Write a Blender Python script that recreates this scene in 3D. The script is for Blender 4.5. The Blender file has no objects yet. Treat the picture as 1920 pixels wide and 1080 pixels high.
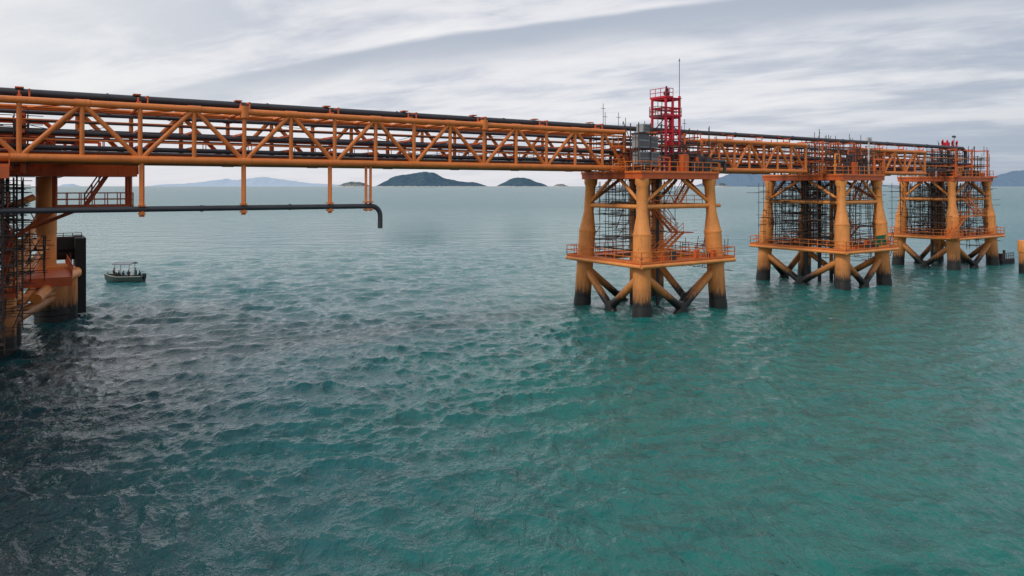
import bpy, math, random
import numpy as np
from mathutils import Vector, Matrix
R=random.Random(7)
scene=bpy.context.scene
scene.view_settings.view_transform='Standard'; scene.view_settings.look='None'
scene.view_settings.exposure=0; scene.view_settings.gamma=1
H=13.0; F=1370.0

# ------------------------------------------------------------ node helpers
class NT:
    def __init__(s,nt): s.nt=nt; s.n=nt.nodes; s.l=nt.links
    def new(s,t,**k):
        n=s.n.new(t)
        for a,b in k.items(): setattr(n,a,b)
        return n
    def link(s,a,b): s.l.new(a,b)
    def setin(s,sock,v):
        if isinstance(v,bpy.types.NodeSocket): s.l.new(v,sock)
        else: sock.default_value=v
    def math(s,op,a,b=0.0,c=0.0,clamp=False):
        n=s.new('ShaderNodeMath',operation=op,use_clamp=clamp)
        s.setin(n.inputs[0],a); s.setin(n.inputs[1],b)
        if op in('MULTIPLY_ADD',): s.setin(n.inputs[2],c)
        return n.outputs[0]
    def mapr(s,v,a,b,c=0.0,d=1.0,smooth=True):
        n=s.new('ShaderNodeMapRange'); n.interpolation_type='SMOOTHSTEP' if smooth else 'LINEAR'
        s.setin(n.inputs['Value'],v); n.inputs['From Min'].default_value=a; n.inputs['From Max'].default_value=b
        n.inputs['To Min'].default_value=c; n.inputs['To Max'].default_value=d
        return n.outputs['Result']
    def mix(s,f,a,b,blend='MIX'):
        n=s.new('ShaderNodeMix',data_type='RGBA',blend_type=blend)
        s.setin(n.inputs[0],f)
        for i,v in((6,a),(7,b)):
            if isinstance(v,bpy.types.NodeSocket): s.l.new(v,n.inputs[i])
            else: n.inputs[i].default_value=(*v,1) if len(v)==3 else v
        return n.outputs[2]
    def noise(s,vec,scale,detail=4,rough=.55,dist=0.0):
        n=s.new('ShaderNodeTexNoise')
        s.setin(n.inputs['Vector'],vec); n.inputs['Scale'].default_value=scale
        n.inputs['Detail'].default_value=detail; n.inputs['Roughness'].default_value=rough
        n.inputs['Distortion'].default_value=dist
        return n.outputs[0]
    def mapping(s,vec,scale=(1,1,1),rot=(0,0,0),loc=(0,0,0)):
        n=s.new('ShaderNodeMapping'); s.setin(n.inputs[0],vec)
        n.inputs['Scale'].default_value=scale; n.inputs['Rotation'].default_value=rot; n.inputs['Location'].default_value=loc
        return n.outputs[0]

def newmat(name):
    m=bpy.data.materials.new(name); m.use_nodes=True
    t=NT(m.node_tree); b=m.node_tree.nodes['Principled BSDF']
    return m,t,b

def paint(name,col,dark=.55,rough=.5,tide=False,rust=.35,metal=0.0):
    m,t,b=newmat(name)
    pos=t.new('ShaderNodeNewGeometry').outputs['Position']
    n1=t.noise(pos,.7,4,.6)
    n2=t.noise(t.mapping(pos,(3,3,.35)),1.6,4,.65)
    c=t.mix(t.mapr(n1,.35,.7),col,tuple(x*.8 for x in col))
    rc=(.11,.042,.02)
    c=t.mix(t.mapr(n2,.54,.76,0,rust),c,rc)
    n3=t.noise(pos,9,3,.6)
    c=t.mix(t.mapr(n3,.6,.8,0,.35),c,tuple(x*dark*.6 for x in col))
    if tide:
        z=t.new('ShaderNodeSeparateXYZ'); t.link(pos,z.inputs[0])
        n4=t.noise(t.mapping(pos,(4,4,.5)),1.1,4,.7)
        zz=t.math('ADD',z.outputs[2],t.math('MULTIPLY',t.math('SUBTRACT',n4,.5),3.2))
        c=t.mix(t.mapr(zz,1.9,4.2,.65,0),c,(.28,.115,.035))
        c=t.mix(t.mapr(zz,1.2,2.3,.95,0),c,(.05,.028,.016))
        zz=t.math('ADD',z.outputs[2],t.math('MULTIPLY',t.math('SUBTRACT',n2,.5),1.7))
        c=t.mix(t.mapr(zz,1.15,1.6,1,0),c,(.010,.010,.009))
    t.link(c,b.inputs['Base Color']); b.inputs['Roughness'].default_value=rough; b.inputs['Metallic'].default_value=metal
    bp=t.new('ShaderNodeBump'); bp.inputs['Strength'].default_value=.25; bp.inputs['Distance'].default_value=.03
    t.link(n3,bp.inputs['Height']); t.link(bp.outputs[0],b.inputs['Normal'])
    return m
M_leg=paint('orange_leg_paint',(.84,.31,.075),tide=True,rust=.5)
M_truss=paint('orange_truss_paint',(.74,.205,.038),rust=.35)
M_deck=paint('red_orange_deck_paint',(.66,.12,.025),rust=.5)
M_red=paint('red_paint',(.66,.010,.035),rust=.1)
M_pipe=paint('dark_pipe_coating',(.045,.046,.055),rust=.15,rough=.45)
M_pipe2=paint('grey_pipe_coating',(.13,.12,.13),rust=.3,rough=.5)
M_scaf=paint('scaffold_steel',(.065,.042,.038),rust=.5,rough=.6)
M_plank=paint('scaffold_plank',(.16,.11,.075),rust=.3,rough=.8)
M_grey=paint('cabinet_grey',(.34,.35,.36),rust=.1)
M_awn=paint('awning_canvas',(.22,.24,.26),rust=.1,rough=.8)
M_white=paint('white_paint',(.7,.7,.68),rust=.1)
M_black=paint('black_rubber',(.012,.013,.016),rust=.05,rough=.7)
M_green=paint('green_netting',(.01,.16,.08),rust=0,rough=.8)
M_hull=paint('boat_hull_paint',(.07,.10,.09),rust=.2)
M_hullw=paint('boat_trim_paint',(.30,.32,.27),rust=.2)

# ------------------------------------------------------------ mesh builder
class MB:
    def __init__(s): s.v=[]; s.f=[]
    def tube(s,p,q,r,r2=None,n=8,caps=True):
        p=Vector(p);q=Vector(q)
        if r2 is None:r2=r
        d=q-p
        if d.length<1e-6:return
        d.normalize(); a=Vector((0,0,1)) if abs(d.z)<.9 else Vector((1,0,0))
        x=d.cross(a).normalized(); y=d.cross(x)
        i=len(s.v)
        for k in range(n):
            an=2*math.pi*(k+.5)/n; o=x*math.cos(an)+y*math.sin(an)
            s.v.append(p+o*r); s.v.append(q+o*r2)
        for k in range(n):
            a0=i+2*k;b0=i+2*((k+1)%n); s.f.append((a0,b0,b0+1,a0+1))
        if caps:
            s.f.append(tuple(i+2*k for k in range(n))[::-1]); s.f.append(tuple(i+2*k+1 for k in range(n)))
    def prof(s,p,q,pr,n=24):
        """lathe: pr = [(frac,r)...]"""
        p=Vector(p);q=Vector(q); d=(q-p); dn=d.normalized(); a=Vector((0,0,1)) if abs(dn.z)<.9 else Vector((1,0,0))
        x=dn.cross(a).normalized(); y=dn.cross(x); i=len(s.v)
        for fr,r in pr:
            for k in range(n):
                an=2*math.pi*k/n; s.v.append(p+d*fr+(x*math.cos(an)+y*math.sin(an))*r)
        for j in range(len(pr)-1):
            for k in range(n):
                a0=i+j*n+k;b0=i+j*n+(k+1)%n; s.f.append((a0,b0,b0+n,a0+n))
        s.f.append(tuple(i+k for k in range(n))[::-1]); s.f.append(tuple(i+(len(pr)-1)*n+k for k in range(n)))
    def path(s,pts,r,n=10):
        for a,b in zip(pts[:-1],pts[1:]): s.tube(a,b,r,n=n)
    def hexa(s,c8):
        i=len(s.v); s.v+= [Vector(c) for c in c8]
        for f in((0,3,2,1),(4,5,6,7),(0,1,5,4),(1,2,6,5),(2,3,7,6),(3,0,4,7)): s.f.append(tuple(i+k for k in f))
    def box(s,t0,t1,m0,m1,z0,z1,W=None):
        W=W or Wd
        s.hexa([W(t0,m0,z0),W(t1,m0,z0),W(t1,m1,z0),W(t0,m1,z0),W(t0,m0,z1),W(t1,m0,z1),W(t1,m1,z1),W(t0,m1,z1)])
    def bar(s,p,q,w,h):
        p=Vector(p);q=Vector(q);d=(q-p).normalized();a=Vector((0,0,1)) if abs(d.z)<.95 else Vector((1,0,0))
        x=d.cross(a).normalized()*w/2; y=x.cross(d).normalized()*h/2
        s.hexa([p-x-y,p+x-y,p+x+y,p-x+y,q-x-y,q+x-y,q+x+y,q-x+y])
UX,UY=.8346,.5508
def Wd(t,m,z): return Vector((15+UX*t-UY*m, 79.7+UY*t+UX*m, z))

def empty(name,loc):
    e=bpy.data.objects.new(name,None); e.location=loc; e.empty_display_size=1; scene.collection.objects.link(e); return e
def part(name,mb,mat,parent,smooth=True):
    if not mb.v: return None
    me=bpy.data.meshes.new(name); me.from_pydata([tuple(v) for v in mb.v],[],mb.f); me.update()
    if smooth:
        me.shade_smooth()
        try: me.set_sharp_from_angle(angle=math.radians(40))
        except Exception: pass
    me.materials.append(mat)
    o=bpy.data.objects.new(name,me); scene.collection.objects.link(o)
    if parent: o.parent=parent; o.location=-Vector(parent.location)
    return o

def rail(mb,pts,h=1.1,sp=1.5,r=.035,closed=False):
    pts=[Vector(p) for p in pts]
    if closed: pts=pts+[pts[0]]
    up=Vector((0,0,1))
    for a,b in zip(pts[:-1],pts[1:]):
        L=(b-a).length; n=max(1,round(L/sp))
        for i in range(n+1):
            p=a.lerp(b,i/n); mb.tube(p,p+up*h,r,n=5,caps=False)
        for f in(1,.55): mb.tube(a+up*h*f,b+up*h*f,r,n=5,caps=False)
        mb.bar(a+up*.08,b+up*.08,.03,.16)
def stairs(mb,p0,p1,wv,n=None):
    p0=Vector(p0);p1=Vector(p1);wv=Vector(wv)
    up=Vector((0,0,1))
    for s in(0,1):
        o=wv*s
        mb.bar(p0+o,p1+o,.06,.28)
        mb.tube(p0+o+up*1.0,p1+o+up*1.0,.035,n=5); mb.tube(p0+o+up*.55,p1+o+up*.55,.03,n=5)
        for i in range(5):
            q=(p0+o).lerp(p1+o,i/4); mb.tube(q,q+up,.03,n=5)
    n=n or max(4,int(abs(p1.z-p0.z)/.22))
    for i in range(1,n):
        q=p0.lerp(p1,i/n); mb.bar(q,q+wv,.26,.04)

def scaffold(mb,pl,t0,t1,m0,m1,z0,z1,dt=1.5,dm=1.4,dz=1.8,r=.04,keep=.85,seed=0,W=None,ragged=1.2,pk=.3):
    W=W or Wd; rr=random.Random(seed)
    nt=max(1,round((t1-t0)/dt)); nm=max(1,round((m1-m0)/dm)); nz=max(1,round((z1-z0)/dz))
    T=[t0+(t1-t0)*i/nt for i in range(nt+1)]; Mm=[m0+(m1-m0)*i/nm for i in range(nm+1)]; Z=[z0+(z1-z0)*(i+.35)/nz for i in range(nz)]
    T=[t+rr.uniform(-.35,.35) for t in T]; Mm=[m+rr.uniform(-.3,.3) for m in Mm]
    for t in T:
        for m in Mm:
            if rr.random()>.85: continue
            top=z1+rr.uniform(-.8,1)*ragged
            bot=z0-rr.uniform(0,.3) if rr.random()<.6 else z0+rr.uniform(.1,.6)*(z1-z0)
            lean=rr.uniform(-.1,.1)
            mb.tube(W(t,m,bot),W(t+lean,m,max(top,bot+1)),r,n=4,caps=False)
    for zi,z in enumerate(Z):
        for m in Mm:
            if rr.random()<keep:
                zz=z+rr.uniform(-.35,.35)
                if rr.random()<.45:
                    c=rr.uniform(t0,t1); h=rr.uniform(.25,.6)*(t1-t0); a,b=c-h,c+h*.8
                else: a,b=T[0]-rr.uniform(.1,.9),T[-1]+rr.uniform(.1,.9)
                mb.tube(W(a,m,zz),W(b,m,zz+rr.uniform(-.1,.1)),r,n=4,caps=False)
                if rr.random()<.5: mb.tube(W(a,m,zz+.9),W(b,m,zz+.9),r,n=4,caps=False)
        for t in T:
            if rr.random()<keep:
                zz=z+rr.uniform(-.35,.35)
                mb.tube(W(t,Mm[0]-rr.uniform(.1,.8),zz),W(t,Mm[-1]+rr.uniform(.1,.8),zz),r,n=4,caps=False)
        for _ in range(2):
            if rr.random()<.8:
                i=rr.randrange(nt); m=rr.choice(Mm); sg=rr.choice((0,1))
                mb.tube(W(T[i+sg],m,z-rr.uniform(0,.4)),W(T[i+1-sg],m,z+dz*rr.uniform(.8,1.7)),r,n=4,caps=False)
        for i in range(nt):
            for j in range(nm):
                if rr.random()<pk:
                    zz=z+rr.uniform(-.3,.3)
                    pl.box(T[i],T[i+1],Mm[j],Mm[j]+max(.2,(Mm[j+1]-Mm[j])*rr.uniform(.4,.95)),zz+.05,zz+.10,W)

# ------------------------------------------------------------ camera
cd=bpy.data.cameras.new('camera'); cam=bpy.data.objects.new('camera',cd); scene.collection.objects.link(cam)
cam.location=(0,0,H); cam.rotation_euler=(math.radians(90),0,0)
cd.sensor_width=36; cd.lens=36*F/1920; cd.shift_y=-191/1920; cd.clip_end=300000; cd.clip_start=.1
scene.camera=cam

# ------------------------------------------------------------ truss spans
def truss(name,t0,nodes,t1,zb,zt,mf,mbk,first_top=True,big=()):
    e=empty(name,Wd((t0+t1)/2,(mf+mbk)/2,(zb+zt)/2))
    ch=MB(); br=MB(); fl=MB(); rl=MB()
    for m in(mf,mbk):
        ch.tube(Wd(t0,m,zb),Wd(t1,m,zb),.27,n=18); ch.tube(Wd(t0,m,zt),Wd(t1,m,zt),.24,n=18)
        top=first_top
        prev=None
        for i,t in enumerate(nodes):
            br.tube(Wd(t,m,zb),Wd(t,m,zt),.155,n=12)
            if prev is not None:
                a=(zt if ptop else zb); b=(zb if ptop else zt)
                br.tube(Wd(prev,m,a),Wd(t,m,b),.165,n=12)
            prev=t; ptop=top if i==0 else (not ptop)
            zz=zt if ptop else zb
            ch.tube(Wd(t-.45,m,zz),Wd(t+.45,m,zz),.275 if ptop else .305,n=18)
        for t in(t0,t1):
            br.tube(Wd(t,m,zb),Wd(t,m,zt),.17,n=12)
            nd=min(nodes,key=lambda q:abs(q-t)); 
            if abs(nd-t)>1: br.tube(Wd(nd,m,zt),Wd(t,m,zb),.15,n=10)
        for t in big:
            ch.tube(Wd(t,m,zt-.45),Wd(t,m,zt+.45),.34,n=18)
    al=sorted(list(nodes)+[t0,t1])
    for i,t in enumerate(al):
        br.tube(Wd(t,mf,zb),Wd(t,mbk,zb),.14,n=10); br.tube(Wd(t,mf,zt),Wd(t,mbk,zt),.12,n=10)
        fl.box(t-.1,t+.1,mf+.2,mbk-.2,zb+.8,zb+1.0)
        fl.box(t-.07,t+.07,mf+.2,mbk-.2,zb+2.0,zb+2.15)
        if i%2==0:
            for mm in(-.4,1.4): fl.tube(Wd(t,mm,zt),Wd(t,mm,zt+.75),.07,n=6)
            fl.box(t-.12,t+.12,-1.0,2.2,zt+.28,zt+.42)
            fl.box(t-.25,t+.25,.15,.85,zt+.98,zt+1.06)
            fl.box(t+.5,t+.62,-.9,.1,zt+.75,zt+.84)
            fl.tube(Wd(t+.56,-.8,zt),Wd(t+.56,-.8,zt+.8),.06,n=6)
    for a,b in zip(al[:-1],al[1:]):
        br.tube(Wd(a,mf,zb),Wd(b,mbk,zb),.09,n=8); br.tube(Wd(a,mbk,zt),Wd(b,mf,zt),.08,n=8)
    fl.box(t0,t1,mbk-1.5,mbk-.35,zb+.33,zb+.38)
    for mm in(mbk-1.5,mbk-.35): rail(rl,[Wd(t0,mm,zb+.38),Wd(t1,mm,zb+.38)],sp=1.75)
    for mm,zz in((.2,zb+.45),(1.2,zb+.45),(1.0,zb+1.7)): fl.box(t0,t1,mm-.06,mm+.06,zz-.1,zz+.1)
    part('chords',ch,M_truss,e); part('web_members',br,M_truss,e); part('cross_beams',fl,M_deck,e,False); part('walkway_railing',rl,M_deck,e)
    return e
nodes1=[-53.5+3.5*i for i in range(-4,14)]
br1=truss('truss_bridge',-71,nodes1,-5.0,14.85,18.55,-1.5,4.0,first_top=True,big=(-43,-22))
br2=truss('truss_bridge',6.6,[6.6+.2+ (18.5/7)*i for i in range(1,7)],25.6,14.85,18.15,-1.5,4.0)
br3=truss('truss_bridge',38.3,[38.3+.2+(16.2/6)*i for i in range(1,6)],54.8,14.85,18.0,-1.3,4.0)

def pathpipe(name,segs,r,mat,n=14,flg=6.0):
    mb=MB(); mb.path(segs,r,n)
    for a,b in zip(segs[:-1],segs[1:]):
        L=(b-a).length
        k=int(L/flg)
        for i in range(1,k): 
            p=a.lerp(b,i/k); d=(b-a).normalized(); mb.tube(p-d*.06,p+d*.06,r*1.18,n=n)
    return mb
pe=empty('pipeline',Wd(0,.5,19.2))
part('main_pipe',pathpipe('',[Wd(-74,.5,19.27),Wd(70,.5,19.15),Wd(71,.5,18.6),Wd(71,.5,15)],.26,M_pipe,18,11),M_pipe,pe)
mb=MB()
for m,z,r in((.9,18.0,.11),(2.1,18.1,.14),(.1,16.62,.17),(1.6,16.6,.15),(0.0,15.62,.16),(.9,15.6,.13),(3.2,17.6,.09)):
    mb.path([Wd(-74,m,z),Wd(-4,m,z),Wd(72,m,z-.05)],r,10)
part('dark_pipes',mb,M_pipe,pe)
mb=MB()
for m,z,r in((1.6,15.7,.18),(2.3,16.7,.12),(-.9,16.1,.06),(-.9,17.4,.05),(3.3,18.6,.1)):
    mb.path([Wd(-74,m,z),Wd(72,m,z-.05)],r,8)
part('orange_pipes',mb,M_truss,pe)
mb=MB()
for m,z in((3.2,16.4),(3.2,17.0),(-.6,15.3)):
    mb.box(-72,-6,m,m+.5,z,z+.1); mb.box(7,70,m,m+.5,z,z+.1)
part('cable_trays',mb,M_pipe2,pe,False)
mb=MB()
for k in range(14):
    a=-60+k*3.9+R.uniform(-.5,.5); L=R.uniform(3,6); z=R.choice([18.1,17.2,16.2]); m=R.choice([-1.2,-.9,1.5])
    pts=[Wd(a+L*i/8,m,z-.35*math.sin(math.pi*i/8)) for i in range(9)]; mb.path(pts,.03,4)
part('slack_cables',mb,M_pipe,pe)

# hanging pipe
he=empty('hanging_pipe',Wd(-41,-1.5,11.4))
mb=MB(); zp=11.35
pts=[Wd(-72,-1.5,zp+.1),Wd(-32.9,-1.5,zp)]
for i in range(1,9):
    a=math.pi/2*i/8; pts.append(Wd(-32.9+.8*math.sin(a),-1.5,zp-.8*(1-math.cos(a))))
pts.append(Wd(-32.1,-1.5,9.5)); mb.path(pts,.2,16)
for t in(-60,-46,-39.6): mb.tube(Wd(t-.08,-1.5,zp+.03),Wd(t+.08,-1.5,zp+.03),.24,n=16)
part('pipe',mb,M_pipe,he)
mb=MB()
for t in(-60,-49.9,-43.05,-36.4):
    mb.bar(Wd(t,-1.5,14.6),Wd(t,-1.5,zp-.5),.22,.28)
    mb.box(t-.2,t+.2,-1.85,-1.15,zp-.34,zp-.22); mb.box(t-.2,t+.2,-1.85,-1.15,zp+.24,zp+.36)
for t in(-33.35,-32.95):
    mb.bar(Wd(t,-1.5,14.6),Wd(t,-1.5,zp-.4),.12,.2)
mb.box(-33.5,-32.8,-1.8,-1.2,zp-.34,zp-.24); mb.box(-33.5,-32.8,-1.8,-1.2,zp+.3,zp+.4)
part('hangers',mb,M_truss,he,False)

# ------------------------------------------------------------ jackets
def jacket(ct,cm,a,b,name,seed,zm=5.4,dense=1):
    def W(t,m,z): return Wd(ct+t,cm+m,z)
    e=empty(name,W(0,0,0)); rr=random.Random(seed)
    bat=.7/14
    def leg(s,q,z): k=bat*z; return W(s*(a-k),q*(b-k),z)
    lg=MB(); br=MB(); dk=MB(); rl=MB(); ds=MB()
    for s in(-1,1):
        for q in(-1,1):
            z0=-3;z1=13.85; f=lambda z:(z-z0)/(z1-z0)
            lg.prof(leg(s,q,z0),leg(s,q,z1),[(0,.9),(f(8.0),.9),(f(8.02),.95),(f(8.2),.95),(f(8.22),.88),(f(10.2),.55),(f(12.9),.55),(f(13.3),.72),(1,.72)],28)
            lg.prof(leg(s,q,zm-.7),leg(s,q,zm+.25),[(0,.98),(1,.98)],28)
            lg.prof(leg(s,q,-1),leg(s,q,.95),[(0,.97),(.8,.95),(1,.9)],20)
            for zz in(2.6,11.6): lg.prof(leg(s,q,zz),leg(s,q,zz+.06),[(0,(.93 if zz<8 else .585)),(1,(.93 if zz<8 else .585))],24)
    fc=[((-1,-1),(1,-1)),((1,-1),(1,1)),((1,1),(-1,1)),((-1,1),(-1,-1))]
    for (s,q),(s2,q2) in fc:
        A=leg(s,q,10.9);B=leg(s2,q2,10.9); br.tube(A,B,.24,n=14)
        T=(leg(s,q,13.7)+leg(s2,q2,13.7))/2
        d=(B-A).normalized()
        br.tube(A+Vector((0,0,.2)),T-d*.8,.19,n=12); br.tube(B+Vector((0,0,.2)),T+d*.8,.19,n=12)
        A=leg(s,q,zm-1.2);B=leg(s2,q2,zm-1.2); mid=(leg(s,q,.3)+leg(s2,q2,.3))/2
        br.tube(A,mid+(mid-A)*.35,.40,n=18); br.tube(B,mid+(mid-B)*.35,.40,n=18)
        br.prof(mid-Vector((0,0,.9)),mid+Vector((0,0,.7)),[(0,.6),(.6,.62),(1,.45)],16)
        A=leg(s,q,zm-.35);B=leg(s2,q2,zm-.35); br.tube(A,B,.26,n=14)
    br.tube(W(a-.6,-b+.6,10.9) if dense<2 else W(a-.6,-b+.75,9.2),W(a+.9,-b+.6,10.9) if dense<2 else W(a,-b+.75,9.2),.2,n=12)
    for i in range(6):
        t=rr.uniform(-a*.5,a*.6); m=rr.uniform(-b*.2,b*.6); r=rr.choice([.12,.18,.25])
        (ds if i%2 else br).tube(W(t,m,-1),W(t,m,15.2),r,n=12)
    ao,bo,w=a+1.2,b+1.2,2.0
    for (t0,t1,m0,m1) in((-ao,ao,-bo,-bo+w),(-ao,ao,bo-w,bo),(-ao,-ao+w,-bo+w,bo-w),(ao-w,ao,-bo+w,bo-w)):
        dk.box(t0,t1,m0,m1,zm-.1,zm,W)
    P=[(-ao,-bo),(ao,-bo),(ao,bo),(-ao,bo)]
    for (p,q) in zip(P,P[1:]+P[:1]):
        br.tube(W(*p,zm-.3),W(*q,zm-.3),.2,n=10)
    for k in range(9):
        t=-ao+2*ao*k/8
        dk.box(t-.05,t+.05,-bo,-bo+w,zm-.35,zm-.1,W); dk.box(t-.05,t+.05,bo-w,bo,zm-.35,zm-.1,W)
    rail(rl,[W(*p,zm) for p in P],sp=1.3,closed=True,r=.045)
    rail(rl,[W(-ao+w,-bo+w,zm),W(ao-w,-bo+w,zm)],sp=1.3)
    for i in range(9):
        t=rr.uniform(-ao+.6,ao-1.2); m=-bo+rr.uniform(.3,1.2); (ds if i%2 else dk).box(t,t+rr.uniform(.3,1.0),m,m+.4,zm+.01,zm+rr.uniform(.3,.9),W)
    ad,bd=a-.7+.75,b-.7+.75
    dk.box(-ad,ad,-bd,bd,14.2,14.32,W); dk.box(-ad+.02,ad-.02,-bd+.02,-bd+.32,13.75,14.2,W); dk.box(-ad+.02,ad-.02,bd-.32,bd-.02,13.75,14.2,W)
    dk.box(-ad+.02,-ad+.32,-bd+.33,bd-.33,13.75,14.2,W); dk.box(ad-.32,ad-.02,-bd+.33,bd-.33,13.75,14.2,W)
    dk.box(-ad-.08,ad+.08,-bd-.08,bd+.08,14.325,14.40,W)
    for k in range(1,8):
        t=-ad+2*ad*k/8; dk.box(t-.08,t+.08,-bd+.33,bd-.33,13.85,14.2,W)
    rail(rl,[W(t,m,14.4) for t,m in((-ad,-bd),(ad,-bd),(ad,bd),(-ad,bd))],sp=1.2,closed=True,r=.045)
    for s in(-1,1):
        for m in(-1.5,4.0):
            dk.box(s*(ad-.5)-.4,s*(ad-.5)+.4,m-cm-.4,m-cm+.4,14.4,14.62,W)
    stairs(rl,W(-1,-b+2.4,zm),W(2.8,-b+2.4,zm+2.6),W(0,.8,0)-W(0,0,0))
    stairs(rl,W(2.8,-b+3.4,zm+2.6),W(-.8,-b+3.4,10.9),W(0,.8,0)-W(0,0,0))
    dk.box(2.6,4.2,-b+2.2,-b+4.4,zm+2.5,zm+2.6,W)
    stairs(rl,W(1.0,-b+1.4,10.9),W(3.6,-b+1.4,14.2),W(0,.8,0)-W(0,0,0))
    dk.box(-a+1.2,a-1.5,-b+.9,-b+2.2,10.85,10.93,W)
    rail(rl,[W(-a+1.2,-b+.9,10.93),W(a-1.5,-b+.9,10.93)],sp=1.3)
    for i in range(20):
        t=rr.uniform(-ad+.6,ad-1); m=rr.uniform(-bd+.4,bd-1); h=rr.uniform(.8,3.4)
        L=rr.uniform(.6,2.6)
        tgt=(dk,ds,br,ds)[i%4]; r=rr.choice([.09,.13,.18])
        tgt.tube(W(t,m,14.4),W(t,m,14.4+h),r,n=10); tgt.tube(W(t,m,14.4+h),W(t+L,m,14.4+h),r,n=10); tgt.tube(W(t+L,m,14.4+h),W(t+L,m,14.4+h*rr.choice([0,.4])),r,n=10)
        tgt.tube(W(t-.04,m,14.4+h*.5),W(t+.04,m,14.4+h*.5),r*2.1,n=12)
    for i in range(9):
        t=rr.uniform(-ad+.6,ad-1.4); m=rr.uniform(-bd+.3,-bd+1.6)
        (dk if i%2 else ds).box(t,t+rr.uniform(.4,1.1),m,m+.6,14.4,14.4+rr.uniform(.6,1.9),W)
    for t in(-ad+1.2,0,ad-1.2):
        for m in(-.9,2.6): dk.bar(W(t,m-cm,14.4),W(t,m-cm,18.9),.2,.2)
        dk.box(t-.12,t+.12,-1.1-cm,2.8-cm,18.72,18.9,W); dk.box(t-.1,t+.1,-1.1-cm,2.8-cm,16.2,16.4,W)
    for s in(-1,1):
        t0,t1=(s*ad,s*(ad+1.6)) if s>0 else (-ad-1.6,-ad)
        if s<0 or dense<3:
            rail(rl,[W(t0,-2.2-cm,17.0),W(t1,-2.2-cm,17.0)],sp=.8); dk.box(t0,t1,-2.3-cm,-1.8-cm,16.9,17.0,W)
            rail(rl,[W(t0,-2.2-cm,14.7),W(t1,-2.2-cm,14.7)],sp=.8); dk.box(t0,t1,-2.3-cm,-1.8-cm,14.55,14.65,W)
    part('legs',lg,M_leg,e); part('bracing',br,M_leg,e); part('decks',dk,M_deck,e,False)
    part('railings_and_stairs',rl,M_truss,e,False); part('risers_and_valves',ds,M_pipe,e)
    s=MB();p=MB()
    scaffold(s,p,-a+.6,-a+3.2,-b*.3,b-1.2,zm+.3,13.5,1.0,1.2,1.2,seed=seed+1,W=W,ragged=0,pk=.55)
    scaffold(s,p,-a*.2,a-1.6,b*.1,b-1,zm+.3,13.5,1.5,1.4,1.7,seed=seed+2,W=W,ragged=0,keep=.75,pk=.25)
    if dense>1:
        scaffold(s,p,-a-.6,a+.3,b-1.2,b+.4,zm+.3,13.5,1.7,1.4,1.5,seed=seed+22,W=W,ragged=0,keep=.6,pk=.25)
        scaffold(s,p,-a+.8,a-.8,-b+.2,-b+1.5,zm+.3,13.5,1.3,1.3,1.25,seed=seed+3,W=W,ragged=0,keep=.85,pk=.55)
        scaffold(s,p,-a+1,a-1,-1,1.5,zm+.3,13.5,1.4,1.3,1.4,seed=seed+37,W=W,ragged=0,keep=.8,pk=.5)
        scaffold(s,p,-a-.9,-a+.6,-b+1.2,b-1,zm,13.5,1.2,1.6,1.4,seed=seed+31,W=W,ragged=0,keep=.8,pk=.4)
        scaffold(s,p,a+.3,a+1.4,-b+1,b,2.5,13.0,1.2,1.6,1.5,seed=seed+32,W=W,ragged=.3,keep=.8,pk=.4)
    scaffold(s,p,a+.9,a+2.0,-b,b*.3,zm-1.6,zm+1.2,1.1,1.5,1.1,seed=seed+4,W=W,ragged=.8,pk=.3)
    scaffold(s,p,-ad+.2,-ad+2.6,-bd+1,bd-.5,14.4,18.8,1.2,1.6,1.4,seed=seed+5,W=W,ragged=1.3,keep=.7,pk=.15)
    scaffold(s,p,.8,ad+.4,-bd+.8,bd-.5,14.4,18.4,1.1,1.4,1.2,seed=seed+6,W=W,ragged=1.3,keep=.8,pk=.25)
    if dense>1: scaffold(s,p,-ad-2,ad+1.5,-bd+2,-bd+3.6,14.5,18.6,1.6,1.5,1.5,seed=seed+7,W=W,ragged=1.6,keep=.55,pk=.15)
    se=empty('scaffolding',W(0,0,8)); part('tubes',s,M_scaf,se,False); part('planks',p,M_plank,se,False)
    return W,e
J1,_=jacket(0,0,5.6,4.7,'jacket_platform',11,5.4,1)
J2,_=jacket(33.6,1.5,4.7,6.0,'jacket_platform',22,5.0,2)
J3,_=jacket(70.1,3.2,6.4,4.4,'jacket_platform',33,5.1,3)

e=empty('safety_net',J2(2.2,-6.3,6.6)); mb=MB()
n=10
vs=[]
for i in range(n+1):
    for j in range(6):
        vs.append(J2(1.0+2.6*i/n,-6.9+.12*math.sin(i*1.7+j),5.3+1.3*j/5+.1*math.sin(i*2.1)))
mb.v=vs; mb.f=[(i*6+j,(i+1)*6+j,(i+1)*6+j+1,i*6+j+1) for i in range(n) for j in range(5)]
part('net',mb,M_green,e)

# ------------------------------------------------------------ red tower
tw=empty('fire_monitor_tower',(17.3,82,14.4)); mb=MB(); dkm=MB(); sc=MB()
def T(x,y,z): return Vector((17.15+x*UX-y*UY,81.5+x*UY+y*UX,z))
w=1.05
cs=[(-w,-w),(w,-w),(w,w),(-w,w)]
tops=[22.7,23.0,21.4,22.7]
for (x,y),zt in zip(cs,tops): mb.tube(T(x,y,14.4),T(x,y,zt),.15,n=12)
mb.tube(T(0,-w,14.4),T(0,-w,22.7),.15,n=12)
for z in(15.6,17.4,19.0,20.6,21.6,22.6):
    for (p,q) in zip(cs,cs[1:]+cs[:1]): mb.tube(T(*p,z),T(*q,z),.1,n=8)
for z,z2 in((15.6,17.4),(17.4,19.0),(19.0,20.6)):
    mb.tube(T(-w,-w,z),T(0,-w,z2),.06,n=6); mb.tube(T(w,-w,z),T(w,w,z2),.06,n=6); mb.tube(T(-w,w,z),T(-w,-w,z2),.06,n=6)
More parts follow.
